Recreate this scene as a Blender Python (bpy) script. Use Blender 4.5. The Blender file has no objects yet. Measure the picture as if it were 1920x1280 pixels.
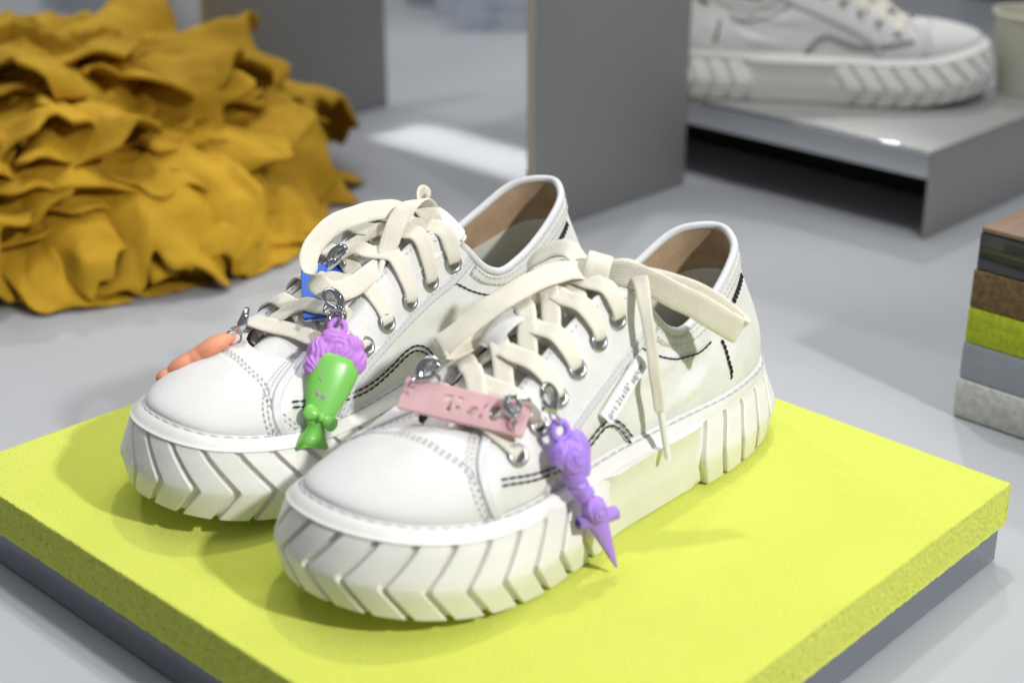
import bpy, bmesh, math, random
import numpy as np
from mathutils import Vector, Matrix, noise
random.seed(7); np.random.seed(7)
sc = bpy.context.scene
C = sc.collection
R = math.radians

# ---------------------------------------------------------------- camera
cam_d = bpy.data.cameras.new('camera')
cam = bpy.data.objects.new('camera', cam_d); C.objects.link(cam); sc.camera = cam
cam_d.sensor_width = 36; cam_d.lens = 54.56; cam_d.clip_start = .02; cam_d.clip_end = 60
cam.location = (0, 0, .36); cam.rotation_euler = (R(90-23.2), 0, 0)
cam_d.dof.use_dof = True; cam_d.dof.focus_distance = .765; cam_d.dof.aperture_fstop = 5.2; cam_d.dof.aperture_blades = 9

# ---------------------------------------------------------------- world and lamps
w = bpy.data.worlds.new('World'); sc.world = w; w.use_nodes = True
bg = w.node_tree.nodes['Background']; bg.inputs[0].default_value = (.90, .94, 1.0, 1); bg.inputs[1].default_value = .21
def spot(name, loc, target, power, size=38, blend=.5, rad=.045, col=(1, .985, .96)):
    d = bpy.data.lights.new(name, 'SPOT'); d.energy = power; d.spot_size = R(size); d.spot_blend = blend
    d.shadow_soft_size = rad; d.color = col
    o = bpy.data.objects.new(name, d); C.objects.link(o); o.location = loc
    o.rotation_euler = (Vector(target)-Vector(loc)).to_track_quat('-Z', 'Y').to_euler(); return o
def area(name, loc, target, power, sx, sy, col=(1, 1, 1)):
    d = bpy.data.lights.new(name, 'AREA'); d.shape = 'RECTANGLE'; d.size = sx; d.size_y = sy; d.energy = power; d.color = col
    o = bpy.data.objects.new(name, d); C.objects.link(o); o.location = loc
    o.rotation_euler = (Vector(target)-Vector(loc)).to_track_quat('-Z', 'Y').to_euler(); return o
spot('track_spot_over', (.14, 1.42, 1.95), (0, .68, 0), 46, 34)
spot('track_spot_right', (.92, -.12, 1.05), (-.01, .67, 0), 84, 28, .55)
spot('track_spot_left', (-.95, 2.00, 1.45), (-.28, 1.15, 0), 30, 32)
spot('track_spot_far', (.55, 2.3, 1.55), (.15, 1.45, 0), 30, 44)
spot('added_rear_fill', (-.55, 1.35, 2.1), (-.35, 2.15, 0), 50, 40)  # added fill, brightens the dim far left of the table
spot('added_stand_fill', (.48, .30, 1.9), (.28, 1.36, .05), 52, 22, .6)
area('overhead_fill', (0, 1.0, 2.6), (0, 1.0, 0), 26, 2.4, 1.6, (.95, .97, 1))  # soft fill added overhead for even top light
strip = area('added_patch_light', (-.020, 1.372, .46), (-.020, 1.372, 0), .075, .25, .070); strip.rotation_euler = (0, 0, R(-44.4)); strip.data.spread = R(4)  # unseen lamp added to throw the bright patch between the boards
sc.view_settings.view_transform = 'Standard'; sc.view_settings.look = 'None'
sc.view_settings.exposure = 0; sc.view_settings.gamma = 1
sc.cycles.max_bounces = 10; sc.cycles.transparent_max_bounces = 12

# ---------------------------------------------------------------- materials
def mat(name, col, rough=.5, metal=0, trans=0, ior=1.45, sub=0, subr=(1, 1, 1), subs=.004, spec=.5, sheen=0, coat=0):
    m = bpy.data.materials.new(name); m.use_nodes = True
    p = m.node_tree.nodes['Principled BSDF']
    p.inputs['Base Color'].default_value = (*col, 1); p.inputs['Roughness'].default_value = rough
    p.inputs['Metallic'].default_value = metal; p.inputs['Transmission Weight'].default_value = trans
    p.inputs['IOR'].default_value = ior; p.inputs['Specular IOR Level'].default_value = spec
    p.inputs['Sheen Weight'].default_value = sheen; p.inputs['Coat Weight'].default_value = coat
    if sub:
        p.inputs['Subsurface Weight'].default_value = sub; p.inputs['Subsurface Radius'].default_value = subr
        p.inputs['Subsurface Scale'].default_value = subs
    return m
def nd(m, t, **k):
    n = m.node_tree.nodes.new(t)
    for a, b in k.items(): setattr(n, a, b)
    return n
def lk(m, a, b): m.node_tree.links.new(a, b)
def coords(m, kind='Object', scale=None):
    tc = nd(m, 'ShaderNodeTexCoord'); o = tc.outputs[kind]
    if scale:
        mp = nd(m, 'ShaderNodeMapping'); mp.inputs['Scale'].default_value = scale; lk(m, o, mp.inputs[0]); o = mp.outputs[0]
    return o
def add_bump(m, h, strength, dist):
    p = m.node_tree.nodes['Principled BSDF']; b = nd(m, 'ShaderNodeBump')
    b.inputs['Strength'].default_value = strength; b.inputs['Distance'].default_value = dist
    prev = p.inputs['Normal'].links
    if prev: lk(m, prev[0].from_socket, b.inputs['Normal'])
    lk(m, h, b.inputs['Height']); lk(m, b.outputs[0], p.inputs['Normal'])
def noise_tex(m, scale, detail=4, rough=.6, kind='Object', vec=None):
    n = nd(m, 'ShaderNodeTexNoise'); n.inputs['Scale'].default_value = scale; n.inputs['Detail'].default_value = detail
    n.inputs['Roughness'].default_value = rough; lk(m, vec or coords(m, kind), n.inputs['Vector']); return n.outputs['Fac']
def tint(m, fac, c0, c1, lo=.35, hi=.65):
    r = nd(m, 'ShaderNodeValToRGB'); r.color_ramp.elements[0].color = (*c0, 1); r.color_ramp.elements[1].color = (*c1, 1)
    r.color_ramp.elements[0].position = lo; r.color_ramp.elements[1].position = hi
    lk(m, fac, r.inputs[0]); lk(m, r.outputs[0], m.node_tree.nodes['Principled BSDF'].inputs['Base Color'])
def rough_var(m, fac, a, b):
    mr = nd(m, 'ShaderNodeMapRange'); mr.inputs['To Min'].default_value = a; mr.inputs['To Max'].default_value = b
    lk(m, fac, mr.inputs[0]); lk(m, mr.outputs[0], m.node_tree.nodes['Principled BSDF'].inputs['Roughness'])
def weave(m, f, strength, dist, kind='Object'):
    v = coords(m, kind); a = nd(m, 'ShaderNodeTexWave', bands_direction='X'); b = nd(m, 'ShaderNodeTexWave', bands_direction='Y')
    for x in (a, b):
        x.inputs['Scale'].default_value = f; x.inputs['Distortion'].default_value = .6; x.inputs['Detail'].default_value = 1; lk(m, v, x.inputs[0])
    mx = nd(m, 'ShaderNodeMath', operation='MULTIPLY'); lk(m, a.outputs['Fac'], mx.inputs[0]); lk(m, b.outputs['Fac'], mx.inputs[1])
    add_bump(m, mx.outputs[0], strength, dist)

M = {}
M['canvas'] = mat('white_canvas', (.74, .735, .71), .8, sheen=.15)
tint(M['canvas'], noise_tex(M['canvas'], 60, 3), (.72, .72, .695), (.78, .775, .76)); weave(M['canvas'], 260, .16, .0004); add_bump(M['canvas'], noise_tex(M['canvas'], 45, 3), .25, .002)
M['leather'] = mat('white_leather', (.72, .725, .73), .7, spec=.25)
add_bump(M['leather'], noise_tex(M['leather'], 750, 4, .7), .55, .0005); add_bump(M['leather'], noise_tex(M['leather'], 70, 2), .12, .001); rough_var(M['leather'], noise_tex(M['leather'], 90, 3), .68, .85); tint(M['leather'], noise_tex(M['leather'], 28, 5), (.705, .70, .685), (.75, .745, .73))
M['trim'] = mat('pale_grey_leather_trim', (.66, .67, .68), .45); add_bump(M['trim'], noise_tex(M['trim'], 1300, 3), .2, .0003)
M['rubber'] = mat('white_rubber', (.80, .795, .765), .42, sub=.12, subr=(1, .95, .85), subs=.002)
add_bump(M['rubber'], noise_tex(M['rubber'], 900, 3), .08, .0003); rough_var(M['rubber'], noise_tex(M['rubber'], 50, 4), .36, .56); tint(M['rubber'], noise_tex(M['rubber'], 35, 6, .7), (.755, .745, .705), (.815, .81, .785), .3, .7)
M['thread_white'] = mat('white_thread', (.52, .52, .53), .8)
M['thread_black'] = mat('black_thread', (.012, .013, .016), .7)
M['lining'] = mat('tan_lining', (.40, .28, .175), .75); tint(M['lining'], noise_tex(M['lining'], 80, 4), (.37, .255, .155), (.46, .33, .215)); add_bump(M['lining'], noise_tex(M['lining'], 900, 2), .3, .0003)
M['sock'] = mat('off_white_sock', (.66, .655, .60), .85); add_bump(M['sock'], noise_tex(M['sock'], 700, 2), .3, .0003)
M['lace'] = mat('cream_cotton_lace', (.80, .755, .62), .85, sheen=.25)
def lace_mat(m):
    v = coords(m, 'UV'); a = nd(m, 'ShaderNodeTexBrick'); a.inputs['Scale'].default_value = 1.0
    a.inputs['Brick Width'].default_value = .0018; a.inputs['Row Height'].default_value = .00085; a.inputs['Mortar Size'].default_value = .0002; a.inputs['Mortar Smooth'].default_value = 1
    a.inputs['Color1'].default_value = (.92, .885, .765, 1); a.inputs['Color2'].default_value = (.89, .85, .715, 1); a.inputs['Mortar'].default_value = (.82, .77, .63, 1)
    lk(m, v, a.inputs[0]); lk(m, a.outputs['Color'], m.node_tree.nodes['Principled BSDF'].inputs['Base Color'])
    iv = nd(m, 'ShaderNodeMath', operation='SUBTRACT'); iv.inputs[0].default_value = 1; lk(m, a.outputs['Fac'], iv.inputs[1]); add_bump(m, iv.outputs[0], .6, .0005)
    add_bump(m, noise_tex(m, 900, 2), .3, .0003)
lace_mat(M['lace'])
M['aglet'] = mat('white_plastic_aglet', (.82, .84, .82), .3)
M['steel'] = mat('brushed_steel', (.56, .56, .57), .3, metal=1); rough_var(M['steel'], noise_tex(M['steel'], 300, 3), .22, .4)
M['chrome'] = mat('chrome', (.58, .59, .61), .06, metal=1)
M['dark'] = mat('painted_hole_shade', (.10, .095, .085), .9)  # dark tone painted for the shade inside the eyelets
M['tagplastic'] = mat('clear_white_tag', (.80, .82, .82), .22, coat=.3)
M['ink'] = mat('black_ink', (.02, .02, .025), .6)
def satin(n, c, rough=.42, sub=.2, tr=0):
    m = mat(n, c, rough, sub=sub, subr=(1, .6, .8), subs=.002, trans=tr); add_bump(m, noise_tex(m, 500, 2), .06, .0003); rough_var(m, noise_tex(m, 120, 3), rough-.06, rough+.1); return m
M['purple'] = satin('purple_resin', (.42, .25, .82))
M['violet'] = satin('orchid_resin', (.56, .24, .72), .5)
M['green'] = satin('green_enamel', (.21, .58, .11), .3, .05)
M['greyspot'] = satin('chipped_mauve_paint', (.36, .27, .36), .5, 0)
M['pink'] = satin('pink_translucent_resin', (.92, .62, .64), .36, .5, .35)
M['blue'] = satin('blue_resin', (.028, .13, .58), .3, .1)
M['blue_edge'] = satin('pale_resin_edge', (.62, .70, .80), .3, .2)
M['orange'] = satin('orange_rubber', (.78, .33, .19), .5, .35)
M['foam'] = mat('lime_foam', (.74, .81, .11), .95, sheen=.25)
tint(M['foam'], noise_tex(M['foam'], 22, 5), (.675, .75, .070), (.705, .775, .085), .3, .7)
add_bump(M['foam'], noise_tex(M['foam'], 650, 4, .75), .75, .0013); add_bump(M['foam'], noise_tex(M['foam'], 1500, 3, .7), .5, .0008)
M['acrylic'] = mat('acrylic_painted_glow', (.60, .65, .75), .03, trans=.76, ior=1.45)  # grey-blue diffuse share stands in for light refracted inside the block
M['sheet'] = mat('clear_sheet', (.95, .97, 1), .03, trans=1, ior=1.2)
M['table'] = mat('pale_grey_table', (.38, .395, .42), .42)
tint(M['table'], noise_tex(M['table'], 5, 5), (.395, .408, .43), (.42, .433, .455)); add_bump(M['table'], noise_tex(M['table'], 500, 2), .05, .0004); rough_var(M['table'], noise_tex(M['table'], 9, 5), .36, .5)
M['panel'] = mat('grey_board', (.33, .335, .335), .55); add_bump(M['panel'], noise_tex(M['panel'], 300, 2), .06, .0005)
M['panel_edge'] = mat('bare_board_edge', (.55, .50, .42), .7)
M['metalgrey'] = mat('grey_sheet_metal', (.37, .37, .36), .38, metal=.25); rough_var(M['metalgrey'], noise_tex(M['metalgrey'], 12, 4), .3, .46)
M['fascia'] = mat('fascia_reflection_tone', (.62, .64, .69), .4)  # paleness stands in for light reflected off the stand's front
M['black'] = mat('black_board', (.008, .008, .009), .6)
M['felt'] = mat('mustard_felt', (.55, .30, .02), .8, spec=.2); tint(M['felt'], noise_tex(M['felt'], 14, 5), (.38, .212, .012), (.60, .36, .028), .3, .7); add_bump(M['felt'], noise_tex(M['felt'], 160, 4), .4, .002)
M['wood'] = mat('walnut', (.28, .18, .115), .55)
def wood(m):
    t = nd(m, 'ShaderNodeTexNoise'); t.inputs['Scale'].default_value = 40; t.inputs['Detail'].default_value = 5; lk(m, coords(m, 'Object', (1, .06, 1)), t.inputs[0]); tint(m, t.outputs['Fac'], (.20, .125, .08), (.36, .25, .17), .35, .65)
wood(M['wood'])
M['cork'] = mat('brown_cork', (.20, .125, .06), .9); tint(M['cork'], noise_tex(M['cork'], 260, 4), (.13, .08, .035), (.27, .175, .085)); add_bump(M['cork'], noise_tex(M['cork'], 260, 4), .7, .002)
M['limeblock'] = mat('lime_sponge_block', (.50, .60, .03), .95); tint(M['limeblock'], noise_tex(M['limeblock'], 240, 4), (.40, .50, .02), (.58, .68, .045)); add_bump(M['limeblock'], noise_tex(M['limeblock'], 240, 4), .7, .002)
M['smoke'] = mat('smoked_acrylic', (.10, .095, .11), .06, trans=.55, ior=1.49)
M['frost'] = mat('clear_blue_grey_acrylic', (.52, .56, .64), .12, trans=.35, ior=1.45)
M['whitefoam'] = mat('white_crumbly_foam', (.68, .68, .65), .9); tint(M['whitefoam'], noise_tex(M['whitefoam'], 200, 4), (.56, .56, .53), (.74, .74, .71)); add_bump(M['whitefoam'], noise_tex(M['whitefoam'], 200, 4), .8, .002)
M['paper'] = mat('cream_paper_cup', (.62, .60, .50), .6)
M['plastic_blue'] = mat('blue_plastic', (.05, .16, .55), .35)
M['plastic_orange'] = mat('orange_plastic', (.75, .25, .08), .4)
M['clearbox'] = mat('clear_box_acrylic', (.86, .90, .97), .05, trans=.82, ior=1.12)
M['charcoal'] = mat('charcoal_box', (.045, .045, .052), .5)

# ---------------------------------------------------------------- helpers
def mk(name, V, F, m, parent=None, smooth=True, uv=None, loc=None, flat_ang=None):
    me = bpy.data.meshes.new(name); me.from_pydata([tuple(map(float, v)) for v in V], [], [tuple(map(int, f)) for f in F])
    me.materials.append(M[m] if isinstance(m, str) else m)
    if smooth: me.polygons.foreach_set('use_smooth', [True]*len(me.polygons))
    if uv is not None:
        ul = me.uv_layers.new(name='UVMap'); idx = np.empty(len(me.loops), int); me.loops.foreach_get('vertex_index', idx)
        ul.data.foreach_set('uv', np.asarray(uv, np.float32)[idx].ravel())
    me.update()
    if flat_ang: me.set_sharp_from_angle(angle=R(flat_ang))
    o = bpy.data.objects.new(name, me); C.objects.link(o)
    if parent: o.parent = parent
    if loc: o.location = loc
    return o
def tag(o, label=None, cat=None, group=None, kind=None):
    for k, v in (('label', label), ('category', cat), ('group', group), ('kind', kind)):
        if v: o[k] = v
    return o
def empty(name, loc=(0, 0, 0), rz=0, label=None, cat=None, group=None):
    o = bpy.data.objects.new(name, None); C.objects.link(o); o.location = loc; o.rotation_euler = (0, 0, rz); o.empty_display_size = .02
    return tag(o, label, cat, group)
class MB:
    def __init__(s): s.V = []; s.F = []
    def add(s, V, F):
        b = len(s.V); s.V.extend([tuple(v) for v in np.asarray(V, float)]); s.F.extend([tuple(int(i)+b for i in f) for f in F])
    def build(s, name, m, parent=None, **k): return mk(name, s.V, s.F, m, parent, **k)
def gridF(nu, nv, cu=False, cv=False):
    F = []
    for i in range(nu if cu else nu-1):
        for j in range(nv if cv else nv-1):
            a, b, c, d = i*nv+j, ((i+1) % nu)*nv+j, ((i+1) % nu)*nv+(j+1) % nv, i*nv+(j+1) % nv
            F.append((a, b, c, d))
    return F
def frames(P, closed=False):
    P = np.asarray(P, float)
    T = np.roll(P, -1, 0)-np.roll(P, 1, 0) if closed else np.gradient(P, axis=0)
    return T/(np.linalg.norm(T, axis=1)[:, None]+1e-12)
def tube(P, r, n=8, closed=False, caps=True):
    P = np.asarray(P, float); T = frames(P, closed); r = np.broadcast_to(np.asarray(r, float), (len(P),))
    a = np.array([0, 0, 1.]) if abs(T[0][2]) < .9 else np.array([1., 0, 0]); N = []
    x = np.cross(T[0], a); x /= np.linalg.norm(x)
    for t in T:
        x = x-t*(x@t); x /= np.linalg.norm(x)+1e-12; N.append(x.copy())
    N = np.array(N); B = np.cross(T, N); ang = np.linspace(0, 2*math.pi, n, endpoint=False)
    V = (P[:, None]+r[:, None, None]*(np.cos(ang)[None, :, None]*N[:, None]+np.sin(ang)[None, :, None]*B[:, None])).reshape(-1, 3)
    F = gridF(len(P), n, closed, True)
    if caps and not closed: F.append(tuple(range(n))[::-1]); F.append(tuple((len(P)-1)*n+i for i in range(n)))
    return V, F
def sphere(c, r, n=16, m=12):
    r = np.broadcast_to(np.asarray(r, float), (3,)); V = []
    for i in range(m+1):
        t = math.pi*i/m
        for j in range(n):
            p = 2*math.pi*j/n; V.append((c[0]+r[0]*math.sin(t)*math.cos(p), c[1]+r[1]*math.sin(t)*math.sin(p), c[2]+r[2]*math.cos(t)))
    return V, gridF(m+1, n, False, True)
def box(x0, x1, y0, y1, z0, z1):
    V = [(x, y, z) for z in (z0, z1) for y in (y0, y1) for x in (x0, x1)]
    return V, [(0, 2, 3, 1), (4, 5, 7, 6), (0, 1, 5, 4), (2, 6, 7, 3), (1, 3, 7, 5), (0, 4, 6, 2)]
def bevel_box(name, x0, x1, y0, y1, z0, z1, m, parent=None, b=.0015, seg=2, loc=None):
    V, F = box(x0, x1, y0, y1, z0, z1); o = mk(name, V, F, m, parent, smooth=True, loc=loc)
    bm = bmesh.new(); bm.from_mesh(o.data); bmesh.ops.bevel(bm, geom=bm.edges[:], offset=b, segments=seg, affect='EDGES', profile=.5)
    bm.to_mesh(o.data); bm.free(); o.data.polygons.foreach_set('use_smooth', [True]*len(o.data.polygons)); o.data.set_sharp_from_angle(angle=R(50)); return o
def ring(R0, r, n=28, k=8, axis='y'):
    a = np.linspace(0, 2*math.pi, n, endpoint=False); z = 0*a
    P = {'z': np.c_[R0*np.cos(a), R0*np.sin(a), z], 'y': np.c_[R0*np.cos(a), z, R0*np.sin(a)], 'x': np.c_[z, R0*np.cos(a), R0*np.sin(a)]}[axis]
    return tube(P, r, k, True)
def ribbon(P, N, wd, th, uv=True):
    """flat lace: rounded cross-section swept along P with face normal N"""
    P = np.asarray(P, float); N = np.asarray(N, float); T = frames(P); S_ = np.cross(N, T); S_ /= np.linalg.norm(S_, axis=1)[:, None]+1e-12; N = np.cross(T, S_)
    wd = np.broadcast_to(np.asarray(wd, float), (len(P),)); th = np.broadcast_to(np.asarray(th, float), (len(P),))
    cs = [(-.5, 0), (-.46, .36), (-.3, .52), (-.1, .44), (.1, .44), (.3, .52), (.46, .36), (.5, 0), (.46, -.36), (.3, -.52), (0, -.46), (-.3, -.52), (-.46, -.36)]
    n = len(cs); V = []; U = []; L_ = np.r_[0, np.cumsum(np.linalg.norm(np.diff(P, axis=0), axis=1))]
    for i in range(len(P)):
        for a, b in cs: V.append(P[i]+S_[i]*a*wd[i]+N[i]*b*th[i]); U.append((L_[i], a*.009))
    F = gridF(len(P), n, False, True); F.append(tuple(range(n))[::-1]); F.append(tuple((len(P)-1)*n+i for i in range(n)))
    return V, F, U

# ---------------------------------------------------------------- sneaker surface
L=.2919
OUT=np.array([(0,0),(.012,.06),(.05,.105),(.12,.134),(.22,.151),(.35,.153),(.5,.158),(.63,.173),(.74,.183),(.84,.172),(.92,.135),(.97,.085),(.995,.03),(.999,-.03),(.985,-.085),(.95,-.13),(.88,-.165),(.78,-.18),(.66,-.168),(.5,-.13),(.35,-.112),(.2,-.115),(.12,-.11),(.05,-.092),(.012,-.055)])*L
NU=25
def crom(P,u,closed=True):
    P=np.asarray(P,float);N=len(P);u=np.atleast_1d(np.asarray(u,float))
    i=np.floor(u).astype(int);t=(u-i)[:,None]
    if closed: g=lambda k:P[(i+k)%N]
    else: i=np.clip(i,0,N-2);t=(u-i)[:,None];g=lambda k:P[np.clip(i+k,0,N-1)]
    p0,p1,p2,p3=g(-1),g(0),g(1),g(2)
    return .5*(2*p1+(p2-p0)*t+(2*p0-5*p1+4*p2-p3)*t*t+(-p0+3*p1-3*p2+p3)*t**3)
def spl(path,n,closed=False):
    P=np.asarray(path,float);m=len(P)
    return crom(P,np.linspace(0,m if closed else m-1,n,endpoint=not closed),closed)
def herm(xk,yk,x):
    xk=np.asarray(xk,float);yk=np.asarray(yk,float)
    if yk.ndim==1: yk=yk[:,None]
    d=np.gradient(yk,xk,axis=0)
    i=np.clip(np.searchsorted(xk,x,side='right')-1,0,len(xk)-2);h=(xk[i+1]-xk[i])[:,None];t=((x-xk[i])[:,None])/h
    return yk[i]*(2*t**3-3*t*t+1)+yk[i+1]*(-2*t**3+3*t*t)+d[i]*h*(t**3-2*t*t+t)+d[i+1]*h*(t**3-t*t)
def outl(u):
    p=crom(OUT,u);e=1e-3
    d=crom(OUT,np.asarray(u)+e)-crom(OUT,np.asarray(u)-e);d/=np.linalg.norm(d,axis=1)[:,None]
    n_=np.stack([-d[:,1],d[:,0]],-1)     # outward normal (path runs heel>lateral>toe)
    return p+n_*.003,n_
def rocker(x):
    x=x/L
    return .012*np.clip((x-.66)/.34,0,None)**2+.002*np.clip((.1-x)/.1,0,None)**2
SOLE_H=.0385
TK=[(0,.0235,0,.1065),(1,.0300,.0130,.1050),(2,.0395,.0210,.1005),(3,.0575,.0258,.0895),(4,.0765,.0280,.0805),(5,.0940,.0285,.0785),(5.5,.1030,.0272,.0845),(5.85,.1110,.0248,.0945),(6.15,.120,.0208,.1045),(6.6,.138,.0182,.1060),(7,.158,.0180,.0970),(8,.1845,.0182,.0815),(8.7,.203,.0190,.0720),(9.3,.214,.0175,.0690),(10,.2205,.0120,.0695),(11,.2240,.0060,.0705),(12.5,.225,0,.071)]
tk=np.array(TK)
tk[:,3]-=np.interp(tk[:,0],[8,9.3,12.5],[0,.0015,.0040])
tkm=tk[:-1][::-1].copy();tkm[:,3]-=np.interp(tkm[:,0],[6.2,7,8.7,12.5],[.001,.003,.0045,0]);tkm[:,3]+=np.where(tkm[:,0]<6,.001,0);tkm[:,0]=25-tkm[:,0];tkm[:,2]*=-1
TKF=np.vstack([tk,tkm])
TKC=np.vstack([TKF[-5:-1]-np.array([25,0,0,0]),TKF,TKF[1:5]+np.array([25,0,0,0])])
# per-u handle params: a: base handle up, b: base outward, c: top handle toward base (horizontal), d: top handle down
HK=np.array([(0,.33,.0032,.26,.34),(2,.34,.0030,.22,.34),(4,.38,.0022,.16,.36),(5.5,.36,.0018,.22,.32),(7,.36,.001,.42,.24),(8.5,.38,.001,.50,.22),(10,.37,.0015,.46,.20),(12.5,.37,.002,.44,.20)])
HKF=np.vstack([HK,np.c_[25-HK[:-1][::-1,0],HK[:-1][::-1,1:]]])
INSK=np.array([(0,.009),(4,.0105),(6,.0135),(8,.0146),(13,.0146),(17,.014),(20,.012),(25,.009)])
def S(u,v):
    u=np.asarray(u,float)%25;v=np.asarray(v,float)
    sh=u.shape;u=u.ravel();v=v.ravel()
    p,n=outl(u);ins=np.interp(u,INSK[:,0],INSK[:,1])[:,None];B=np.c_[p-n*ins,SOLE_H+rocker(p[:,0])];n3=np.c_[n,0*u]
    T=herm(TKC[:,0],TKC[:,1:],u);H=np.stack([np.interp(u,HKF[:,0],HKF[:,k]) for k in range(1,5)],-1)
    h=(T[:,2]-B[:,2])[:,None];up=np.array([0,0,1.])
    P1=B+up*H[:,:1]*h+n3*H[:,1:2]
    dxy=(B-T)*np.array([1,1,0]);P2=T+dxy*H[:,2:3]-up*H[:,3:4]*h
    t=v[:,None]
    P=B*(1-t)**3+3*P1*t*(1-t)**2+3*P2*t*t*(1-t)+T*t**3+n3*wrinkle_amp(u,v)[:,None]
    return P.reshape(sh+(3,))
def SN(u,v,off=0.):
    e=.02;f=.01;u=np.asarray(u,float);v=np.clip(np.asarray(v,float),0,1)
    du=S(u+e,v)-S(u-e,v);dv=S(u,np.minimum(v+f,1))-S(u,np.maximum(v-f,0))
    n=np.cross(du,dv);n=n/(np.linalg.norm(n,axis=-1,keepdims=True)+1e-12)
    n=-n
    return S(u,v)+n*np.asarray(off)[...,None] if np.ndim(off) else S(u,v)+n*off, n
# ---------------------------------------------------------------- the sneaker
def wrinkle_amp(u, v):
    uu = np.minimum(u, 25-u); a = np.exp(-((uu-4.9)/1.1)**2)*np.sin(np.pi*np.clip(v, 0, 1))
    return a*(.0010*np.sin(v*13+uu*2.3)+.0008*np.sin(v*6-uu*4+1)+.0005*np.sin(v*22+uu*7))
US = np.linspace(0, 25, 2501); _p = crom(OUT, US); SL = np.r_[0, np.cumsum(np.linalg.norm(np.diff(_p, axis=0), axis=1))]
def s_of_u(u): return np.interp(u, US, SL)
def u_of_s(s): return np.interp(np.mod(s, SL[-1]), SL, US)
def e_of(z): return np.interp(z, [0, .001, .016, .0335], [.0055, .0030, 0, .0064])
def sole_pt(u, z, ins):
    u = np.asarray(u, float); p, n = outl(u); q = p-n*np.asarray(ins)[..., None]
    return np.c_[q, z+rocker(p[:, 0])]
def path3(uv, n, off=.0008):
    q = spl(uv, n); return SN(q[:, 0], q[:, 1], off)
def seams(mb, P, N, ln=.0026, gap=.0012, r=.00032, shift=0, sag=.0002, n=5):
    T = frames(P); Sd = np.cross(N, T); P = P+Sd*shift; L_ = np.r_[0, np.cumsum(np.linalg.norm(np.diff(P, axis=0), axis=1))]; s = 0
    while s+ln < L_[-1]:
        t = np.array([s, s+ln*.2, s+ln*.5, s+ln*.8, s+ln]); q = np.stack([np.interp(t, L_, P[:, k]) for k in range(3)], -1)
        nn = np.stack([np.interp(t, L_, N[:, k]) for k in range(3)], -1)
        q = q+nn*np.array([-sag, sag*.5, sag, sag*.5, -sag])[:, None]
        mb.add(*tube(q, [r*.6, r, r*1.1, r, r*.6], n)); s += ln+gap
EYE_L = [(6.27, .808), (6.53, .715), (6.84, .655), (7.15, .595), (7.58, .53), (8.07, .452)]
EYE_M = [(5.97, .83), (6.18, .66), (6.42, .56), (6.72, .50), (7.02, .455), (7.40, .41)]
BAND = [(7.32, .0), (7.23, .091), (7.15, .219), (6.95, .292), (6.68, .345), (6.42, .41), (6.18, .50), (5.98, .63), (5.85, .77), (5.74, .95)]
FRONT = [(8.86, .97), (8.88, .80), (8.87, .59), (8.62, .256), (8.43, .04), (8.42, 0)]
CAP = [(8.53, 0), (8.73, .242), (9.02, .45), (9.6, .67), (10.8, .80), (12.5, .83), (14.0, .80), (15.3, .70), (15.98, .45), (16.4, .24), (16.8, 0)]
WAVE = [(8.37, .324), (7.83, .233), (7.17, .151), (6.78, .128), (6.48, .16), (6.28, .205), (6.12, .219), (5.93, .174), (5.75, .059), (5.70, .02)]
ARC = [(5.87, .712), (5.67, .717), (5.37, .717), (4.9, .699), (4.48, .676), (4.13, .658), (3.73, .676)]

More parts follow.
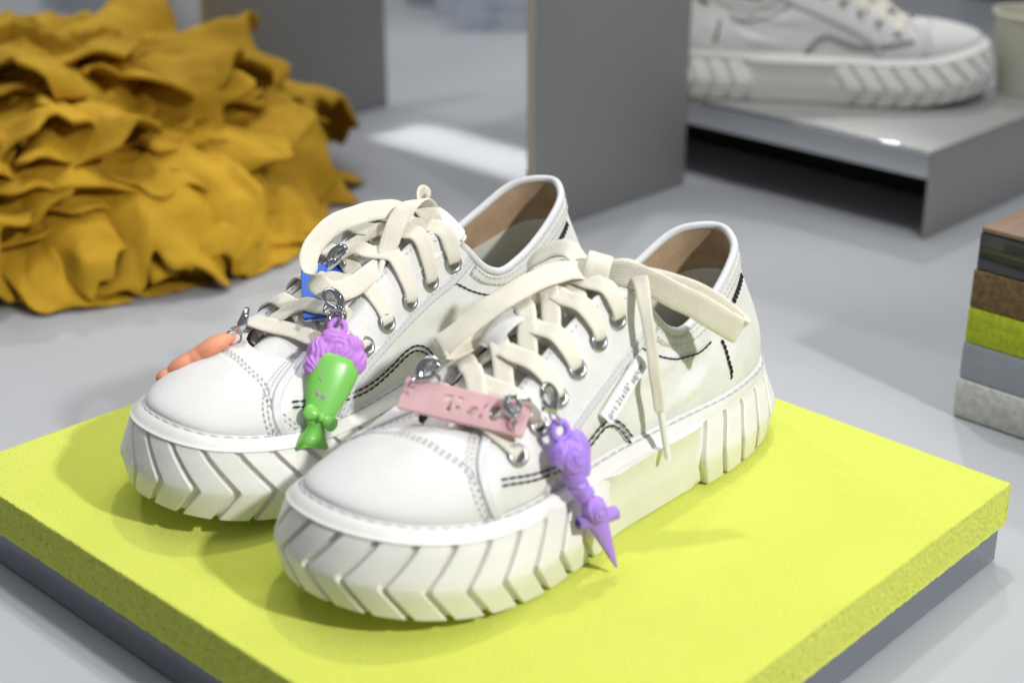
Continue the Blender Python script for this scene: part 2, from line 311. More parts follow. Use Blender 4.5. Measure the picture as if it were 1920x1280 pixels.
def wob(P, amp, f=70): return np.array([noise.noise_vector(Vector(p_)*f) for p_ in P])*amp
def make_sneaker(root, side, bow, bars=True):
    """side 1: left shoe, -1: right shoe (mirrored). Local axes: x heel to toe, +y the outer side of the foot, z up."""
    fy = np.array([1, side, 1.])
    def part(name, V, F, m, parent=root, **k):
        V = np.asarray(V, float)*fy
        if side < 0: F = [tuple(f)[::-1] for f in F]
        return mk(name, V, F, m, parent, **k)
    def panel(name, A, B, na, nb, off, m, bulge=0):
        qa = spl(A, na); qb = spl(B, na); t = np.linspace(0, 1, nb)[None, :, None]; q = qa[:, None]*(1-t)+qb[:, None]*t
        if bulge: q[..., 0] += bulge*np.sin(np.pi*t[..., 0])*(1-np.linspace(0, 1, na))[:, None]**3
        V, _ = SN(q[..., 0], q[..., 1], off); G = np.full((na+2, nb+2, 3), 0.); G[1:-1, 1:-1] = V
        W_, _ = SN(q[..., 0], q[..., 1], -.0004)
        G[0, 1:-1] = W_[0]; G[-1, 1:-1] = W_[-1]; G[1:-1, 0] = W_[:, 0]; G[1:-1, -1] = W_[:, -1]
        G[0, 0] = W_[0, 0]; G[0, -1] = W_[0, -1]; G[-1, 0] = W_[-1, 0]; G[-1, -1] = W_[-1, -1]
        return part(name, G.reshape(-1, 3), gridF(na+2, nb+2), m)
    # --- sole core with foxing rim
    nu = 420; u = np.linspace(0, 25, nu, endpoint=False); ins_u = np.interp(u, INSK[:, 0], INSK[:, 1])
    def sm(x, a, b): t = np.clip((x-a)/(b-a), 0, 1); return t*t*(3-2*t)
    A = sm(u, 4.5, 4.85)*(1-sm(u, 6.2, 6.5))+sm(u, 18.55, 18.9)*(1-sm(u, 20.4, 20.8))
    rows = []
    for z in (0, .0005, .003, .008, .013, .016, .019, .024, .029, .0325, .0342):
        lug = e_of(z)+(.0033 if z < .034 else 0); arch = .0030+.0035*(1-z/.034)+.0010*math.sin(math.pi*min(max(z-.0165, 0)/.017, 1))+(.0025 if z == 0 else 0)
        rows.append(sole_pt(u, z, lug*(1-A)+arch*A))
    for f, z in ((0, .0342), (.25, .0357), (.5, .0369), (.75, .0379), (1, .0386)):
        rows.append(sole_pt(u, z, .0066+(ins_u-.0026-.0066)*f))
    for d, z in ((-.0022, .0380), (-.0016, .0380), (-.0011, .0389), (-.0003, .0396), (.0006, .0398), (.0016, .0394), (.0026, .0380)):
        rows.append(sole_pt(u, z, ins_u+d))
    G = np.stack(rows, 1); F = gridF(nu, len(rows), True, False); F.append(tuple(i*len(rows) for i in range(nu))[::-1])
    V = list(G.reshape(-1, 3)); sole = part('sole', V, F, 'rubber', flat_ang=50)
    # --- rubber tread lugs round toe and heel, chevron shaped
    zs = np.array([.0002, .0010, .006, .011, .0152, .0168, .021, .026, .031, .0335])
    def lugs(u0, u1, pitch, kup, kdn):
        s0, s1 = s_of_u(u0), s_of_u(u1)
        if s1 < s0: s1 += SL[-1]
        n = max(1, round((s1-s0)/pitch)); p = (s1-s0)/n
        for i in range(n):
            a, b = s0+i*p, s0+(i+1)*p-.0034; cols = np.array([0, .05, .35, .65, .95, 1]); nz, nc = len(zs), len(cols); O_ = np.zeros((nz, nc, 3)); I_ = np.zeros((nz, nc, 3))
            for r, z in enumerate(zs):
                sh = kup*(1-(z-.016)/.0175) if z > .016 else kdn*(1-(.016-z)/.016)+(kup-kdn)
                ss = a+(b-a)*cols+sh-kup*.5; uu = u_of_s(ss); taper = np.where((cols == 0) | (cols == 1), .0005, 0)
                O_[r] = sole_pt(uu, z, e_of(z)+taper+(.0007 if r in (0, nz-1) else 0)); I_[r] = sole_pt(uu, z, np.full(nc, e_of(z)+.0050))
            V = list(O_.reshape(-1, 3)); F = gridF(nz, nc)
            loop = [(0, c) for c in range(nc)]+[(r, nc-1) for r in range(1, nz)]+[(nz-1, c) for c in range(nc-2, -1, -1)]+[(r, 0) for r in range(nz-2, 0, -1)]
            base = len(V); V += [I_[r, c] for r, c in loop]
            for k in range(len(loop)):
                k2 = (k+1) % len(loop); (r1, c1), (r2, c2) = loop[k], loop[k2]; F.append((r1*nc+c1, base+k, base+k2, r2*nc+c2))
            part('tread_lug', V, F, 'rubber', sole, flat_ang=28)
    lugs(6.42, 18.75, .0172, .0150, .0115); lugs(20.45, 4.68, .0165, .0085, .0065)
    # --- upper
    nu, nv = 260, 44; uu, vv = np.meshgrid(np.linspace(0, 25, nu, endpoint=False), np.linspace(-.0, 1, nv), indexing='ij')
    part('upper', SN(uu, vv)[0].reshape(-1, 3), gridF(nu, nv, True), 'canvas')
    nu = 120; uu, vv = np.meshgrid(np.linspace(-6.4, 6.4, nu), np.linspace(.0, 1, 26), indexing='ij'); q = SN(uu, vv, -.0024)[0]
    k = 17; part('inner_sock', q[:, :k].reshape(-1, 3), gridF(nu, k), 'sock'); part('lining', q[:, k-1:].reshape(-1, 3), gridF(nu, 26-k+1), 'lining')
    a = np.linspace(0, 25, 120, endpoint=False); p, n = outl(a); hp = p-n*.024
    G = np.stack([np.c_[hp*(1-f)+np.array([.14, 0])*f*np.array([1, 0])+np.c_[hp[:, 0], 0*a]*0+np.c_[0*a, 0*a], np.full(120, .047)+rocker(hp[:, 0])] for f in (0, .3, .6, .97)], 1)
    G[..., 0] = np.where(np.isnan(G[..., 0]), .14, G[..., 0]); part('insole', G.reshape(-1, 3), gridF(120, 4, True), 'sock')
    # --- toe cap, eyestays, trims
    cap_u = spl(CAP, 60); A_ = np.c_[np.linspace(CAP[0][0], CAP[-1][0], 60), np.zeros(60)]; panel('toe_cap', A_, cap_u, 60, 24, .0007, 'leather')
    wst = MB()
    P, N = path3(CAP, 200, .0008)
    for sh in (-.0012, -.0032): seams(wst, P, N, .0019, .0014, .00030, sh)
    for sg, eyes in ((1, EYE_L), (-1, EYE_M)):
        f = (lambda q: [(a, b) for a, b in q]) if sg > 0 else (lambda q: [(25-a, b) for a, b in q])
        panel('eyestay', f([(8.86, .985), (8.5, 1), (8.0, 1), (7.5, 1), (7, 1), (6.6, 1), (6.3, 1), (6.05, 1), (5.92, 1)]), f([(8.43, .0), (8.0, 0), (7.45, .0), (7.2, .13), (7.02, .275), (6.7, .34), (6.3, .45), (5.95, .66), (5.74, .95)]), 60, 18, .0006, 'canvas', .22*sg)
        P, N = path3(f(BAND), 90, .0010); V, F, U = ribbon(P, N, .0052, .0011); part('eyestay_band', V, F, 'trim')
        for sh in (-.0017, .0017): seams(wst, P+N*.0007, N, .0018, .0012, .00026, sh)
        P, N = path3(f(FRONT), 60, .0009); V, F, U = ribbon(P, N, .0042, .0015); part('vamp_piping', V, F, 'trim')
        for sh in (.0040, .0062): seams(wst, P+N*.0004, N, .0018, .0012, .00026, sh*-sg)
        P, N = path3(f([(a, .945) for a in np.linspace(8.7, 6.15, 12)]), 80, .0008)
        seams(wst, P, N, .0018, .0012, .00026)
        P, N = path3(f([(a, 1.) for a in np.linspace(8.85, 5.95, 14)]), 80, .0000); part('edge_piping', *tube(P-N*.0004, .0011, 8), 'trim')
        # black decorative stitching
        P, N = path3(f(WAVE), 120, .0012)
        bst = MB()
        for sh in (-.0013, .0013): seams(bst, P, N, .0036, .0006, .00050, sh)
        part('wave_stitching', bst.V, bst.F, 'thread_black'); bst = MB()
        P, N = path3(f(ARC), 80, .0006); seams(bst, P, N, .0032, .0003, .00045); part('arc_stitching', bst.V, bst.F, 'thread_black'); bst = MB()
        P, N = path3(f([(3.6, .60), (3.62, .53), (3.73, .35), (3.72, .24), (3.80, .14)]), 50, .0006)
        for sh in (-.0005, .0005): seams(bst, P, N, .0024, .0004, .00042, sh)
        part('heel_seam_stitching', bst.V, bst.F, 'thread_black'); bst = MB()
        P, N = path3(f([(1.85, .80), (2.2, .785), (2.6, .765), (3.0, .735)]), 40, .0006)
        for sh in (-.0013, -.0004, .0004, .0013): seams(bst, P, N, .0019, .0006, .00038, sh)
        part('heel_tab_stitching', bst.V, bst.F, 'thread_black')
    # collar binding and band
    a = np.linspace(-5.95, 5.95, 160); q, n = SN(a, a*0+1, -.0009); part('collar_binding', *tube(q+np.array([0, 0, .0004]), .0021, 10), 'trim')
    q, n = SN(a[4:-4], np.interp(np.abs(a[4:-4]), [0, 4, 5.8], [.915, .885, .90]), .0004); V, F, U = ribbon(q, n, .0060, .0010); part('collar_band', V, F, 'leather'); seams(wst, q+n*.0007, n, .0018, .0012, .00026, -.0018); seams(wst, q+n*.0007, n, .0018, .0012, .00026, .0016)
    wst.build('stitching', 'thread_white', root) if side > 0 else part('stitching', wst.V, wst.F, 'thread_white')
    # groove stitching all round the sole rim
    a = np.linspace(0, 25, 900); ii = np.interp(a, INSK[:, 0], INSK[:, 1]); q = sole_pt(a, .0384, ii-.0019); n = np.tile([0, 0, 1.], (900, 1)); st = MB(); seams(st, q, n, .0052, .0010, .00050, 0, .0003, 6); part('rim_stitching', st.V, st.F, 'thread_white', sole)
    # tongue
    xs = np.array([.231, .222, .205, .185, .160, .138, .122, .112, .108]); zs_ = np.array([.064, .066, .073, .083, .0955, .1045, .109, .1115, .112]); ws = np.array([.012, .017, .021, .023, .024, .0245, .0225, .0200, .0165])
    t = np.linspace(0, 8, 40); X = crom(np.c_[xs, zs_, ws], np.minimum(t, 7.999), False); c = np.linspace(-1, 1, 15)
    G = np.stack([np.c_[X[:, 0]-.004*abs(k_)**2, X[:, 2]*k_, X[:, 1]-.010*k_*k_-.0012] for k_ in c], 1); part('tongue', np.r_[G.reshape(-1, 3), (G-np.array([.001, 0, .003])).reshape(-1, 3)], gridF(40, 15)+[tuple(i+600 for i in f_) for f_ in gridF(40, 15)], 'canvas')
    # eyelets
    holes = []
    for sg, eyes in ((1, EYE_L), (-1, EYE_M)):
        row = []
        for a_, b_ in eyes:
            uu_ = a_ if sg > 0 else 25-a_; c_, n_ = SN(np.array([uu_]), np.array([b_]), .0010); c0_ = c_[0]; ue_ = np.linspace(6.1, 9.6, 200); ue_ = ue_ if sg > 0 else 25-ue_; xe_ = S(ue_, ue_*0+1)[:, 0]; ue_ = ue_[np.abs(xe_-c0_[0]-.001).argmin()]; e_, ne_ = SN(np.array([ue_]), np.array([1.]), .0)
            c_, n_, e_ = c_[0], n_[0], e_[0]; x_ = np.cross(n_, [0, 0, 1.]); x_ /= np.linalg.norm(x_); y_ = np.cross(n_, x_); an = np.linspace(0, 2*math.pi, 28, endpoint=False)
            prof = [(.0026, -.0010), (.0028, .0004), (.0034, .0011), (.0043, .0012), (.0050, .0007), (.0053, -.0003)]
            V = [c_+(x_*math.cos(t_)+y_*math.sin(t_))*r_+n_*h_ for t_ in an for r_, h_ in prof]; ey = part('eyelet', V, gridF(28, 6, True), 'steel')
            V = [c_+(x_*math.cos(t_)+y_*math.sin(t_))*.0029-n_*.0002 for t_ in an]; part('eyelet_shade_disc', V, [tuple(range(28))], 'dark', ey); row.append((c_, n_, e_, x_, y_))  # flat dark disc painted as the shade in the hole
        holes.append(row)
    # laces
    rn = np.array([.45, 0, .89])
    def strip(name, P, N, wd=.0092, th=.0013, n=40, m='lace', parent=root):
        q = spl(np.c_[np.asarray(P, float), np.asarray(N, float)], n); k_ = 1. if m == 'lace' else .1; q[:, :3] += wob(q[:, :3], .0007*k_); q[:, 3:] += wob(q[:, :3]+.3, .16*k_); V, F, U = ribbon(q[:, :3], q[:, 3:], wd, th); return part(name, V, F, m, parent, uv=U)
    if bars:
        for i in range(6):
            for sg in (0, 1):
                c_, n_, e_, x_, y_ = holes[sg][i]; o_ = holes[1-sg][min(i+1, 5)]; up = .0011 if (i+sg) % 2 else -.0003
                d_ = (e_-c_); L_ = np.linalg.norm(d_)
                if i < 5:
                    mid = (e_+o_[2])/2; mid[2] = max(e_[2], o_[2][2])+.0030+up; mid[1] *= .5
                    end = o_[2]*np.array([1, .80, 1])+np.array([0, 0, -.0030])
                    P = [c_-n_*.0020-d_/L_*.0004, c_+n_*.0016+d_/L_*.0016, c_+d_*.55+n_*.0034, e_+rn*.0030+n_*.0010, mid*.5+e_*.5+rn*.0022, mid, end+rn*.0022*.5+np.array([0, 0, .001]), end-np.array([0, 0, .003])]
                    N = [n_, n_, n_*.9+rn*.1, n_*.5+rn*.5, rn, rn, rn, rn]
                elif sg == 0:
                    o5 = holes[1][5]; m_ = (e_+o5[2])/2+rn*.0045
                    P = [c_-n_*.0020, c_+n_*.0016+d_/L_*.0016, c_+d_*.5+n_*.0036, e_+rn*.0035, m_, o5[2]+rn*.0035, (o5[0]+o5[2])/2+o5[1]*.0036, o5[0]+o5[1]*.0016+(o5[2]-o5[0])*.2, o5[0]-o5[1]*.0020]
                    N = [n_, n_, n_, n_*.5+rn*.5, rn, o5[1]*.5+rn*.5, o5[1], o5[1], o5[1]]
                else: continue
                wv = np.interp(np.linspace(0, 1, 40), [0, .12, .3, 1], [.0054, .0072, .0092, .0092]) if i < 5 else np.interp(np.linspace(0, 1, 40), [0, .12, .3, .7, .88, 1], [.0054, .0072, .0092, .0092, .0074, .0054])
                strip('lace', P, N, wv)
        # white loop on the tongue holding the laces
        if side > 0:
          P = [(.1835, -.0062, .0885), (.1800, -.0060, .0935), (.1730, -.0050, .0985), (.1650, -.0045, .1000), (.1610, -.0042, .0975)]; strip('lace_keeper', P, [rn]*5, .0125, .0012, 20, 'leather')
    for name, P, Sd, wd, m in bow:
        P = np.asarray(P, float); Sd = np.asarray(Sd, float)
        n = 20*len(P) if name != 'aglet' else 10
        q = spl(P, min(n, 120)); q = q+(wob(q, .0007) if name != 'aglet' else 0)
        if name == 'aglet': part(name, *tube(q, np.r_[.0011, np.full(8, .00165), .0012], 12), m); continue
        s_ = spl(Sd, len(q)) if Sd.ndim == 2 else np.tile(Sd, (len(q), 1)); V, F, U = ribbon(q, np.cross(frames(q), s_+wob(q, .22, 60)), wd, .0014); part(name, V, F, m, root, uv=U)
    return root
# ---------------------------------------------------------------- table, slab and stand
TZ = -.044
tb = mk('table_top', *(lambda v: (v, [(0, 1, 2, 3)]))([(-3.5, -.4, TZ), (3.5, -.4, TZ), (3.5, 4.2, TZ), (-3.5, 4.2, TZ)]), 'table'); tag(tb, kind='structure')
SL_ = np.array([-.2762, .6818]); SF = np.array([-.0316, .9342]); SR = np.array([.2427, .6657]); SNn = np.array([.0081, .415])
def slab_pt(a, b): return SL_*(1-a)*(1-b)+SF*(1-a)*b+SNn*a*(1-b)+SR*a*b     # a: L>N, b: L>F
def foam_slab():
    mb = MB(); n = 500; FT = .0228
    def nz(p, s, o=0): return noise.noise(Vector((p[0]*s+o, p[1]*s, p[2]*s)))
    per = []   # perimeter parameters
    for i in range(n): per.append((i/n, 0.))
    for i in range(n): per.append((1., i/n))
    for i in range(n): per.append((1-i/n, 1.))
    for i in range(n): per.append((0., 1-i/n))
    ctr = slab_pt(.5, .5); zr = [0, -.0004, -.0012]+list(np.linspace(-.0024, -.0218, 19))+[-FT]
    rows = []
    ins0 = (.0030, .0009, .0001)
    for a, b in per:
        p = slab_pt(a, b); col = []
        an, bn = (0, -1) if b == 0 and a < 1 else ((1, 0) if a == 1 and b < 1 else ((0, 1) if b == 1 and a > 0 else (-1, 0)))
        out = slab_pt(.5+an*.5, .5+bn*.5)-ctr; out = out/np.linalg.norm(out)
        for k, z in enumerate(zr):
            q = p-out*(.0007 if k == 0 else (.0002 if k == 1 else 0)); v3 = (q[0], q[1], z); d = -.0011*abs(nz(v3, 420))-.0016*max(0, nz(v3, 760, 3))+.0002*nz(v3, 50, 9)
            d *= (.15, .3, .6)[k] if k < 3 else (.25 if k >= len(zr)-2 else 1)
            col.append((q[0]+out[0]*d, q[1]+out[1]*d, z+(.0004*nz(v3, 300, 5) if k else 0)))
        rows.append(col)
    mb.add(np.array(rows).reshape(-1, 3), gridF(len(per), len(zr), True)); top = [i*len(zr) for i in range(len(per))]; bot = [i*len(zr)+len(zr)-1 for i in range(len(per))]
    prev = top; T0 = np.array([mb.V[i] for i in top])
    for f in (.99, .97, .93, .87, .79, .69, .57, .44, .31, .18, .06):
        b0 = len(mb.V); Q = T0*np.array([f, f, 1])+np.array([ctr[0], ctr[1], 0])*(1-f); mb.V.extend([(x, y, .0004*nz((x, y, 0), 28)-.0002+z*0) for x, y, z in Q]); cur = list(range(b0, b0+len(top)))
        for i in range(len(top)): j = (i+1) % len(top); mb.F.append((prev[i], cur[i], cur[j], prev[j]))
        prev = cur
    mb.F.append(tuple(prev)); mb.F.append(tuple(bot[::-1])); return mb
o = foam_slab().build('foam_slab', 'foam', flat_ang=48); tag(o, 'lime yellow foam slab that the pair of sneakers stands on', 'foam slab')
q = [slab_pt(a, b) for a, b in ((.006, .006), (.994, .006), (.994, .994), (.006, .994))]
V = [(*p, TZ+.0008) for p in q]+[(*p, -.0233) for p in q]
o = mk('acrylic_block', V, [(3, 2, 1, 0), (4, 5, 6, 7), (0, 1, 5, 4), (1, 2, 6, 5), (2, 3, 7, 6), (3, 0, 4, 7)], 'acrylic', smooth=False); tag(o, 'clear acrylic block under the lime foam slab', 'acrylic block')
bm = bmesh.new(); bm.from_mesh(o.data); bmesh.ops.bevel(bm, geom=bm.edges[:], offset=.0006, segments=2, affect='EDGES'); bm.to_mesh(o.data); bm.free()

# ---------------------------------------------------------------- the two sneakers in front
Q1 = ((.1207, .7547, 46.2754), 1); Q2 = ((.0395, .832, 43.9), -1)
def tow(p, Q):
    (hx, hy, th), sd = Q; c, s = math.cos(R(th)), math.sin(R(th)); p = np.asarray(p, float)
    return np.array([hx, hy, 0])+p[0]*np.array([-c, -s, 0])+p[1]*sd*np.array([s, -c, 0])+p[2]*np.array([0, 0, 1.])
def dirw(p, Q): return tow(p, Q)-tow((0, 0, 0), Q)
WR1 = (-.691, .723, 0.); WR2 = (-.72, -.69, 0.)
knot_d = np.array([-.52, .84, -.12])
def knot(c, d, a=.0112, b=.0078, w_=.0105):
    d = d/np.linalg.norm(d); h = np.cross(d, [0, 0, 1.]); h /= np.linalg.norm(h); k = np.cross(h, d); t = np.linspace(-.4, 2*math.pi-.2, 12)
    return [np.asarray(c)+k*a*math.cos(x)+h*b*math.sin(x) for x in t], d
kp, kd = knot((.1245, .006, .1085), knot_d)
bow1 = [('lace_knot', kp, kd, .0120, 'lace'),
 ('lace_bow_loop', [(.127, .004, .1115), (.1400, -.001, .1140), (.1560, -.006, .1115), (.1745, -.014, .1025), (.1880, -.021, .0925), (.1935, -.0245, .0862), (.1850, -.021, .0858), (.166, -.012, .0950), (.145, -.004, .1020), (.128, .003, .1065)], (.34, .86, -.38), .0128, 'lace'),
 ('lace_bow_loop', [(.125, -.001, .112), (.1235, -.012, .1165), (.1240, -.022, .1150), (.1265, -.032, .1080), (.1265, -.036, .1010), (.1240, -.032, .0985), (.1235, -.020, .1020), (.125, -.004, .1060)], (.55, .50, -.35), .0105, 'lace'),
 ('lace_bow_loop', [(.1235, .010, .1110), (.1190, .020, .1120), (.1085, .036, .1045), (.0945, .050, .0930), (.0862, .0575, .0858), (.0845, .0560, .0870), (.0905, .0465, .0965), (.1020, .0320, .1050), (.1160, .0150, .1090)], (-.30, .35, .88), .0130, 'lace'),
 ('lace_end', [(.1220, .010, .1125), (.1165, .0175, .1135), (.1180, .0255, .1100), (.1225, .0330, .0995), (.1245, .0385, .0860), (.1255, .0420, .0720), (.1250, .0445, .0580), (.1245, .0452, .0535)], [(-.3, .2, .9), (-.5, .3, .8), (-.69, .6, .3), (-.691, .723, 0), (-.691, .723, 0), (-.691, .723, 0), (-.691, .723, 0), (-.691, .723, 0)], np.interp(np.linspace(0, 1, 120), [0, .25, .45, .9, 1], [.0095, .0080, .0056, .0050, .0034]), 'lace'),
 ('aglet', [(.1246, .0451, .0545), (.1235, .0470, .0430), (.1225, .0490, .0305)], (1, 0, 0), 0, 'aglet')]
kp2, kd2 = knot((.1170, -.002, .1065), np.array([.85, .2, -.3]), .0085, .0070)
bow2 = [('lace_knot', kp2, kd2, .0108, 'lace'),
 ('lace_bow_loop', [(.1240, -.001, .1100), (.1390, -.001, .1165), (.1570, -.001, .1185), (.1790, -.001, .1155), (.1950, -.007, .1065), (.1965, -.015, .0965), (.1880, -.020, .0915), (.1700, -.019, .0935), (.1470, -.012, .0975), (.1240, -.004, .1035)], (.10, .52, .85), .0102, 'lace'),
 ('lace_bow_loop', [(.1150, .004, .1080), (.1100, .012, .1130), (.1020, .018, .1120), (.0985, .019, .1070), (.1040, .014, .1040), (.1120, .006, .1050)], (.6, -.5, .6), .0085, 'lace'),
 ('lace_end', [(.1150, .0, .1060), (.1170, -.004, .1130), (.1260, -.008, .1195), (.1370, -.011, .1190), (.1460, -.0125, .1125), (.1530, -.0145, .1040), (.1580, -.0165, .0985)], [(-.5, -.8, .2), (-.72, -.69, 0), (-.72, -.69, 0), (-.72, -.69, 0), (-.72, -.69, 0), (-.72, -.69, 0), (-.72, -.69, 0)], np.interp(np.linspace(0, 1, 120), [0, .8, .93, 1], [.0098, .0095, .0070, .0036]), 'lace'),
 ('aglet', [(.1578, -.0164, .0990), (.1630, -.0185, .0905), (.1680, -.0200, .0825)], (1, 0, 0), 0, 'aglet')]
s1 = empty('sneaker', (.1207, .7547, 0), R(46.2754+180), 'nearer white sneaker of the pair, with pink tag and purple charm on its laces', 'sneaker', 'white sneakers')
make_sneaker(s1, 1, bow1)
s2 = empty('sneaker', (.0395, .832, 0), R(43.9+180), 'farther white sneaker of the pair, with green and blue charms on its laces', 'sneaker', 'white sneakers')
make_sneaker(s2, -1, bow2)
# ---------------------------------------------------------------- charms clipped to the laces
def orient(root, top, tip, out):
    top, tip, out = Vector(top), Vector(tip), Vector(out); z = (top-tip).normalized(); y = (out-z*out.dot(z)).normalized(); x = y.cross(z)
    root.matrix_world = Matrix(((x.x, y.x, z.x, top.x), (x.y, y.y, z.y, top.y), (x.z, y.z, z.z, top.z), (0, 0, 0, 1)))
def blobmesh(name, pieces, m, parent, voxel=.0006, relief=None, it=2):
    mb = MB()
    for V, F in pieces: mb.add(V, F)
    o = mb.build(name, m, parent); md = o.modifiers.new('r', 'REMESH'); md.mode = 'VOXEL'; md.voxel_size = voxel
    sm_ = o.modifiers.new('s', 'SMOOTH'); sm_.iterations = it; sm_.factor = .5
    dg = bpy.context.evaluated_depsgraph_get(); me = bpy.data.meshes.new_from_object(o.evaluated_get(dg)); o.modifiers.clear(); o.data = me
    if relief:
        n = len(me.vertices); co = np.empty(n*3); no = np.empty(n*3); me.vertices.foreach_get('co', co); me.vertices.foreach_get('normal', no)
        co = co.reshape(-1, 3); no = no.reshape(-1, 3); co = co+no*relief(co, no)[:, None]; me.vertices.foreach_set('co', co.ravel()); me.update()
    me.materials.clear(); me.materials.append(M[m]); me.polygons.foreach_set('use_smooth', [True]*len(me.polygons)); return o
def rot(V, ax, ang, c=(0, 0, 0)):
    m_ = Matrix.Rotation(ang, 3, ax); c = Vector(c); return [tuple(m_ @ (Vector(v)-c)+c) for v in V]
def clasp(parent, L_=.017, wd=.0105, loc=(0, 0, 0), rotm=None):
    L_ *= .72; wd *= .74
    """lobster clasp: teardrop hook with trigger lever; its eye at the origin, hook towards +z"""
    t = np.linspace(0, 1, 9)
    P = np.array([(0, 0, .0008), (-.0030, 0, .0035), (-.0044, 0, .0080), (-.0042, 0, .0125), (-.0022, 0, .0160), (.0012, 0, .0168), (.0036, 0, .0145), (.0042, 0, .0118)])*np.array([wd/.0094, 1, L_/.017])
    o = mk('clasp', *tube(spl(P, 40), np.interp(np.linspace(0, 1, 40), [0, .25, .6, 1], [.0019, .0025, .0016, .0009]), 10), 'chrome', parent, loc=loc)
    Q = np.array([(0, 0, .0008), (.0028, .0004, .0035), (.0046, .0005, .0078), (.0042, .0002, .0115)])*np.array([wd/.0094, 1, L_/.017]); mk('trigger', *tube(spl(Q, 20), np.interp(np.linspace(0, 1, 20), [0, .4, 1], [.0017, .0020, .0010]), 10), 'chrome', o)
    mk('trigger_lever', *tube(spl([(.0040, 0, .0060), (.0062, .0006, .0062), (.0078, .0010, .0050)], 8), [.0010]*3+[.0009]*3+[.0007]*2, 8), 'chrome', o); mk('swivel', *sphere((0, 0, 0), .0019, 12, 8), 'chrome', o)
    if rotm is not None: o.rotation_euler = rotm
    return o
def jump_ring(parent, r, loc, axis='x', th=.00055): return mk('jump_ring', *ring(r, th, 30, 8, axis), 'chrome', parent, loc=loc)
def petals(amp, k=900., ctrs=((0, 0, 0),)):
    def f(co, no):
        out = np.zeros(len(co))
        for i, p in enumerate(co):
            v = Vector(p); wv = noise.noise_vector(v*180)*.0020; q = v+wv; best = 0
            d = min((Vector(c)-q).length for c in ctrs); ang = math.atan2(q.z-ctrs[0][2], q.x-ctrs[0][0])
            s = math.sin(d*k+ang*1.0+2.2*noise.noise(v*150)); out[i] = amp*(1-abs(s)**.7*1.5)
        return out
    return f
# purple charm on the near sneaker
pc = empty('purple_charm'); tag(pc, 'purple dagger shaped rose charm hanging down the side of the nearer sneaker', 'charm')
rel = petals(.00060, 1150, ((.001, .006, -.016), (-.001, .006, -.0455)))
up_p = [sphere((-.0045, 0, -.0150), (.0068, .0056, .0078), 18, 14), sphere((.0042, .0006, -.0145), (.0064, .0056, .0068), 18, 14), sphere((.0000, .0018, -.0180), (.0082, .0058, .0090), 18, 14), sphere((.0020, .0005, -.0245), (.0058, .0050, .0066), 16, 12), sphere((-.0022, .0006, -.0235), (.0050, .0046, .0056), 16, 12), sphere((.0020, 0, -.0315), (.0050, .0044, .0052), 16, 12), sphere((.0012, 0, -.0360), (.0052, .0044, .0046), 16, 12), sphere((.0000, .0018, -.0440), (.0064, .0056, .0062), 18, 14)]
blobmesh('rose_body', up_p, 'purple', pc, .00055, rel, 3)
lp = ring(.0040, .0017, 26, 10, 'y'); mk('loop', [(v[0], v[1], v[2]-.0048) for v in lp[0]], lp[1], 'purple', pc)
gd = tube([(-.0112, .0, -.0520), (-.0108, .0, -.0518), (0, .0006, -.0490), (.0098, .0, -.0462), (.0102, .0, -.0460)], [.0024, .0032, .0033, .0032, .0024], 16); mk('crossguard', *gd, 'purple', pc)
def cone(zt, zb, r0, flat=.62, n=24):
    rows = [(0, zt, .01), (0, zt, r0*.92), (0, zt-.0008, r0), (0, (zt*2+zb)/3, r0*.70), (0, (zt+2*zb)/3, r0*.40), (0, zb+.0016, r0*.16), (0, zb+.0004, r0*.10), (0, zb, .0001)]; a = np.linspace(0, 2*math.pi, n, endpoint=False); V = []
    for i, (_, z, r) in enumerate(rows):
        r = .0001 if i == 0 else r
        V += [(r*math.cos(t), r*flat*math.sin(t), z) for t in a]
    return V, gridF(len(rows), n, False, True)
mk('blade', *cone(-.0480, -.0745, .0062), 'purple', pc, flat_ang=40)
jump_ring(pc, .0034, (0, 0, .0012), 'x'); clasp(pc, .0170, .0120, (-.0005, .0010, .0052), (R(-8), R(8), R(18)))
top = tow((.1925, .0425, .0725), Q1); tip = tow((.1770, .0640, .0060), Q1); orient(pc, top, tip, dirw((.25, 1, .25), Q1)); pc.matrix_world = pc.matrix_world @ Matrix.Scale(.90, 4, (1, 0, 0))

# green and orchid charm on the far sneaker
gc = empty('mermaid_tail_charm'); tag(gc, 'green tail charm with orchid frilly top and bow on the farther sneaker', 'charm')
fr_ = [sphere((0, 0, -.0135), (.0125, .0060, .0085), 22, 16), sphere((-.0085, 0, -.0160), (.0066, .0055, .0068), 16, 12), sphere((.0085, 0, -.0170), (.0068, .0055, .0080), 16, 12), sphere((-.0050, .001, -.0098), (.0064, .005, .0056), 16, 12), sphere((.0040, .001, -.0098), (.0070, .005, .0060), 16, 12), sphere((.0105, 0, -.0235), (.0050, .0048, .0058), 16, 12)]
blobmesh('frilly_top', fr_, 'violet', gc, .00055, petals(.00062, 1250, ((.002, .006, -.014),)), 2)
lp = ring(.0038, .0017, 26, 10, 'y'); mk('loop', [(v[0]+.004, v[1], v[2]-.0030) for v in lp[0]], lp[1], 'violet', gc)
rows = [(-.0170, .0116), (-.0178, .0124), (-.0215, .0128), (-.0270, .0123), (-.0330, .0110), (-.0390, .0093), (-.0440, .0077), (-.0480, .0064), (-.0510, .0044), (-.0520, .0022)]; n = 32; V = []
for z, r in rows: V += [(math.copysign(abs(math.cos(t))**.85, math.cos(t))*r+(-.018-z)*.04, r*.48*math.sin(t), z+.10*r*math.cos(t)*0) for t in np.linspace(0, 2*math.pi, n, endpoint=False)]
body = mk('tail_body', V, gridF(len(rows), n, False, True)+[tuple(range(n)), tuple(range((len(rows)-1)*n, len(rows)*n))[::-1]], 'green', gc)
